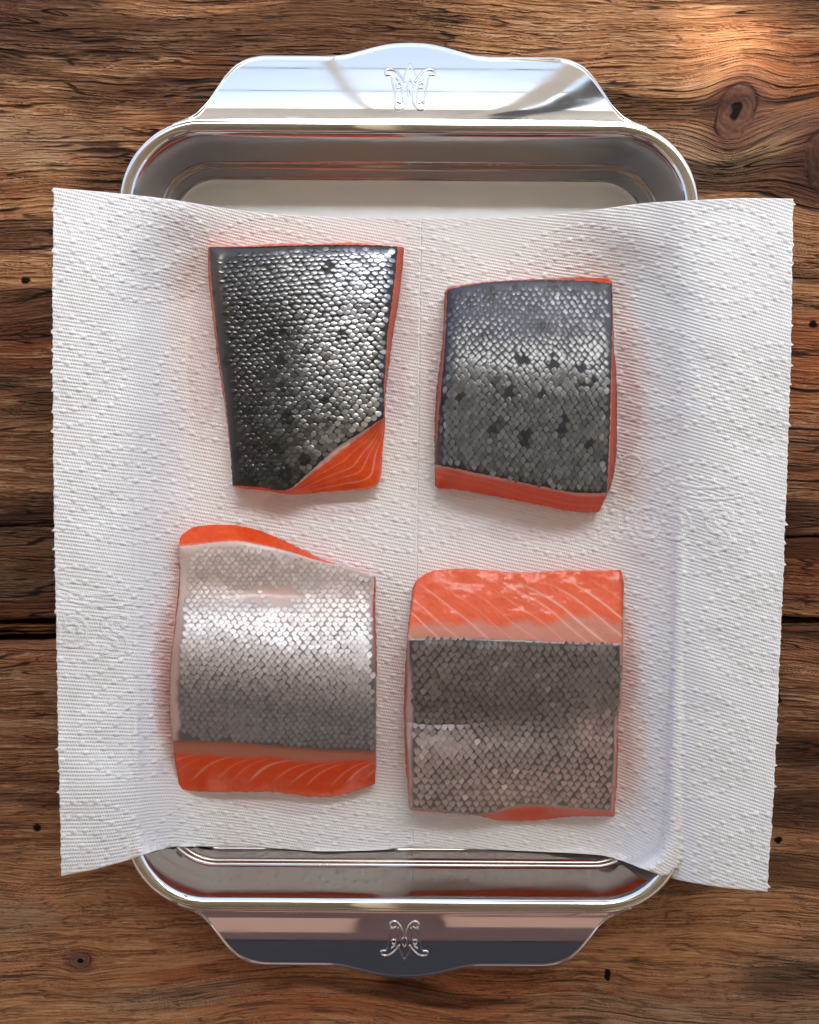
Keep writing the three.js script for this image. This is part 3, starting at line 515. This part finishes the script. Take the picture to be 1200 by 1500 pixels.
// 2: upper right
{
  const spots = [[810, 419, 8], [829, 418, 6], [718, 433, 10], [690, 441, 8], [873, 421, 8], [713, 490, 9], [794, 477, 8], [842, 486, 10], [811, 529, 10], [870, 489, 6], [765, 523, 10], [725, 557, 8], [746, 574, 9], [674, 581, 7], [651, 586, 6], [794, 577, 8], [851, 563, 8], [869, 558, 6], [829, 612, 7], [823, 630, 8], [730, 619, 7], [723, 631, 6], [770, 641, 9], [862, 650, 7], [850, 539, 7], [756, 420, 6], [840, 428, 5]];
  salmon({
    label: 'dark spotted salmon piece with bluish upper end and orange lower edge, upper right', seed: 5,
    skin: { top: [[655, 424], [690, 417], [740, 412], [800, 410], [850, 411], [896, 415]], right: [[896, 415], [897, 470], [895, 560], [893, 640], [889, 722]], bottom: [[889, 722], [850, 722], [790, 712], [720, 697], [660, 685], [637, 680]], left: [[655, 424], [652, 500], [646, 570], [641, 630], [637, 680]] },
    base: { top: [[656, 421], [690, 415], [740, 410], [800, 409], [850, 406], [893, 408]], right: [[897, 412], [899, 480], [903, 560], [905, 640], [897, 706], [880, 744]], bottom: [[878, 750], [850, 750], [790, 740], [720, 727], [675, 718], [640, 715]], left: [[652, 425], [648, 500], [641, 570], [637, 640], [637, 712]] },
    widest: [7, 8, 8, 7], lump: 0.3, droop: 0.7,
    height: (x, y) => 23 - 10.5 * Math.pow(sstep(620, 375, y), 1.5) + 0.8 * Math.sin((x - 640) / 256 * 3.14) - 1.8 * Math.exp(-(x - 652) / 9),
    flesh: (side, f, v, arc, wide, x, y) => { let c = mix3(fleshBase(x, y, 8), DEEP, side === 2 ? 0.55 : 0.3); if (side !== 2) c = c.map((q) => q * lerp(0.95, 0.6, v)); c = mix3(c, FAT, 0.75 * sstep(0.24, 0.08, v + 0.06 * vn(arc * 0.04, 2))); if (side === 2) c = mix3(c, WHITE, 0.18 * seams(v * 3.4 + arc * 0.006 + 0.3 * vn(arc * 0.02, 6), 0.1, 5)); return c; },  // sides darkened downward, lower edge deepened: shade painted into the flesh
    rimColor: [0.1, 0.085, 0.08],
    skinColor: (x, y, e) => mix3(mix3([0.034, 0.038, 0.062], [0.025, 0.023, 0.021], sstep(500, 600, y)), [0.006, 0.006, 0.01], spotAt(spots, x, y)),  // blue of the upper end is sky reflection painted into the skin
    skinMat: wetSkin(0.6, 0, 0.15, 0.25),
    scale: { dx: 9.8, dy: 6.6, edge: 0.25, root: 0.4, w: 1.30, l: 2.0, rise: 0.27, dome: 0.09, point: 0.45, turn: 0.03, margin: (x, y) => 3 + 4 * sstep(450, 425, y), size: (x, y) => lerp(0.86, 1.05, sstep(470, 590, y)) },
    scaleColor: (x, y, r, e) => { const m = spotAt(spots, x, y); if (m > 0.85 && y > 505 && r > 0.4) return null; const b = lerp(0.05, 0.115, sstep(430, 620, y)) * (0.6 + 0.7 * r) * (e < 12 && r > 0.7 ? 1.6 : 1); return mix3(mix3([b, b * 0.98, b * 0.95], [b * 0.8, b * 0.86, b * 1.25], sstep(520, 440, y)), [0.01, 0.01, 0.014], m); },  // upper scales tinted blue, a painted sky reflection
    scaleMat: wetSkin(0.36, 0.35, 0.6, 0.16),
  });
}
// 3: lower left, pale belly above, grey below
{
  salmon({
    label: 'silvery salmon piece, pinkish white above, striped orange edge below, lower left', seed: 9,
    skin: { top: [[262, 801], [300, 797], [345, 793], [400, 802], [470, 822], [510, 830], [549, 843]], right: [[549, 843], [546, 900], [549, 960], [550, 1030], [551, 1100]], bottom: [[551, 1100], [480, 1098], [400, 1092], [320, 1086], [253, 1085]], left: [[262, 801], [264, 850], [258, 910], [250, 980], [250, 1040], [253, 1085]] },
    base: { top: [[268, 774], [310, 769], [360, 772], [415, 791], [478, 821], [512, 831], [550, 845]], right: [[550, 846], [549, 900], [552, 960], [552, 1030], [551, 1106]], bottom: [[549, 1148], [500, 1164], [460, 1167], [400, 1160], [330, 1161], [262, 1156]], left: [[264, 780], [261, 850], [255, 910], [247, 985], [249, 1045], [258, 1130]] },
    widest: [5, 7, 8.5, 6], lump: 0.6, droop: 1.3,
    height: (x, y) => { const yy = y - 0.10 * (x - 400); return 12.5 + 2.5 * sstep(480, 300, x) + 9.5 * sstep(838, 975, yy) * (1 - 0.0 * x) - 2.0 * Math.exp(-(((x - 395) / 60) ** 2) - ((y - 868) / 18) ** 2) + 1.8 * sstep(855, 800, y) - 1.0 * sstep(1000, 1100, y); },
    flesh: (side, f, v, arc, wide, x, y) => { let c = fleshBase(x, y, 14); if (side === 2) { c = mix3(c, DEEP, 0.5); c = mix3(c, [0.42, 0.17, 0.11], 0.9 * sstep(0.34, 0.22, v + 0.03 * vn(arc * 0.05, 1))); const q = (x + 66 * v - 34 * Math.exp(-(v - 0.28) / 0.1)) / 28; c = mix3(c, [0.85, 0.42, 0.32], 0.7 * seams(q, 0.055, 3) * sstep(0.26, 0.36, v) * sstep(0.86, 0.62, v)); c = mix3(c, PALE, 0.3 * sstep(0.85, 1, v)); } else c = mix3(c, FAT, 0.5 * sstep(0.2, 0.05, v)); return c; },  // lower face mixed deeper, its shading painted into the colour
    rimColor: [0.55, 0.35, 0.3],
    skinColor: (x, y, e) => { const t = sstep(850, 1010, y); let c = mix3([0.60, 0.46, 0.41], [0.11, 0.095, 0.09], t); c = mix3(c, [0.62, 0.36, 0.28], 0.5 * Math.exp(-(((x - 400) / 40) ** 2) - ((y - 872) / 16) ** 2)); return mix3(c, [0.52, 0.34, 0.3], 0.85 * sstep(17, 7, x - 250 + 3 * vn(y * 0.08, 2)) ); },
    skinMat: wetSkin(0.42, 0.0, 0.6, 0.2),
    scale: { dx: 9.6, dy: 6.2, edge: 0.34, root: 0.4, w: 1.42, l: 1.85, rise: 0.24, dome: 0.06, point: 0.5, turn: 0.02, margin: (x, y) => 2 + 10 * sstep(300, 262, x) + (y < 850 ? 4 : 0) },
    scaleColor: (x, y, r, e) => { if (Math.hypot((x - 398) / 46, (y - 872) / 15) < 0.8 + 0.3 * r && r > 0.25) return null; const yy = y - 0.1 * (x - 400), t = sstep(930, 1040, yy); let c = mix3([0.66, 0.58, 0.54], [0.185, 0.17, 0.165], t); c = mix3(c, [0.34, 0.25, 0.2], 0.6 * sstep(400, 300, x) * sstep(905, 880, y) * sstep(825, 855, y)); c = mix3(c, [0.78, 0.78, 0.78], 0.8 * Math.exp(-(((yy - 930) / 34) ** 2))); const k = 0.85 + 0.35 * r; return [c[0] * k, c[1] * k * 0.975, c[2] * k * 0.97]; },  // bright band across the middle is a painted sky highlight
    scaleMat: wetSkin(0.38, 0.2, 0.45, 0.2),
  });
}
// 4: lower right, broad flesh face above
{
  salmon({
    label: 'salmon piece with a broad band of striped orange flesh above brown-grey scaly skin, lower right', seed: 12,
    skin: { top: [[596, 935], [660, 934], [760, 937], [850, 941], [911, 942]], right: [[911, 942], [912, 990], [909, 1036], [904, 1050], [903, 1100], [900, 1150], [897, 1188]], bottom: [[897, 1188], [840, 1184], [770, 1180], [715, 1192], [690, 1194], [640, 1188], [601, 1185]], left: [[596, 935], [597, 1000], [595, 1060], [599, 1120], [601, 1185]] },
    base: { top: [[609, 850], [628, 838], [672, 833], [750, 838], [850, 836], [910, 834]], right: [[915, 840], [914, 900], [913, 1000], [906, 1050], [905, 1110], [900, 1192]], bottom: [[899, 1196], [840, 1196], [790, 1200], [735, 1203], [695, 1195], [640, 1190], [601, 1187]], left: [[606, 858], [598, 930], [594, 1000], [593, 1080], [599, 1183]] },
    widest: [9, 7, 6, 7], sag: [1.25, 1, 1, 1], lump: 0.5, droop: 1.2,
    height: (x, y) => 20.5 - 2.0 * sstep(975, 1062, y) * sstep(1130, 1062, y) * sstep(830, 600, x) + 1.4 * sstep(1050, 1110, y) - 5.5 * sstep(1090, 1200, y) - 0.6 * Math.exp(-(((y - 1061 - 4 * vn(x * 0.03, 2)) / 3.5) ** 2)) * sstep(720, 640, x),
    flesh: (side, f, v, arc, wide, x, y) => { let c = mix3(fleshBase(x, y, 22), [0.86, 0.17, 0.085], 0.5); if (side === 0 || wide > 40) { const q = (x - 1.45 * (y - 840) - 7 * Math.sin((y - 840) / 24)) / 34 + 0.16 * vn(x * 0.02, y * 0.02); const k = seams(q, 0.05, 7); c = mix3(c, [0.6, 0.27, 0.2], 0.85 * sstep(0.36, 0.2, v + 0.05 * vn(x * 0.03, 3) + 0.1 * sstep(880, 700, x) - 0.05)); c = mix3(c, [0.92, 0.55, 0.42], 0.65 * k * sstep(0.98, 0.6, v)); c = mix3(c, ORANGE, 0.5 * sstep(0.88, 0.99, v)); } else c = mix3(c, FAT, 0.5 * sstep(0.25, 0.05, v)); return c; },
    rimColor: [0.4, 0.27, 0.24],
    skinColor: (x, y, e) => { let c = mix3([0.05, 0.043, 0.04], [0.13, 0.105, 0.095], sstep(1060, 1150, y)); c = mix3(c, [0.4, 0.27, 0.22], 0.6 * Math.exp(-(((x - 745) / 50) ** 2) - ((y - 1165) / 14) ** 2) + 0.4 * Math.exp(-(((x - 860) / 30) ** 2) - ((y - 1070) / 22) ** 2)); return mix3(c, [0.5, 0.33, 0.3], 0.8 * Math.max(sstep(12, 5, x - 596 + 2 * vn(y * 0.08, 5)) * sstep(960, 1000, y), 0.8 * sstep(3.4, 1.6, e + 1.2 * vn(x * 0.1, 3)))); },
    skinMat: wetSkin(0.42, 0.0, 0.6, 0.2),
    scale: { dx: 11.2, dy: 7.9, edge: 0.14, root: 0.2, w: 1.7, l: 2.5, rise: 0.26, dome: 0.06, point: 0.7, turn: 0.03, margin: (x, y) => 3.5 + 6 * sstep(625, 600, x), size: (x, y) => 1.0 },
    scaleColor: (x, y, r, e) => { let c = mix3([0.15, 0.132, 0.122], [0.34, 0.29, 0.265], sstep(1040, 1140, y + 25 * vn(x * 0.012, 6))); c = mix3(c, [0.1, 0.085, 0.078], 0.6 * Math.exp(-(((x - 720) / 120) ** 2) - ((y - 1035) / 26) ** 2)); c = mix3(c, [0.52, 0.40, 0.34], 0.5 * Math.exp(-(((x - 745) / 55) ** 2) - ((y - 1160) / 16) ** 2) + 0.5 * Math.exp(-(((x - 860) / 26) ** 2) - ((y - 1070) / 24) ** 2)); const k = (0.85 + 0.4 * r) * (r > 0.98 ? 1.3 : 1); c = mix3(c, [0.40, 0.29, 0.245], 0.4 * sstep(760, 880, x) * sstep(1070, 1140, y)); return [c[0] * k * 1.06, c[1] * k * 0.97, c[2] * k * 0.95]; },
    scaleMat: wetSkin(0.4, 0.2, 0.45, 0.25),
  });
}

renderer.render(scene, camera);
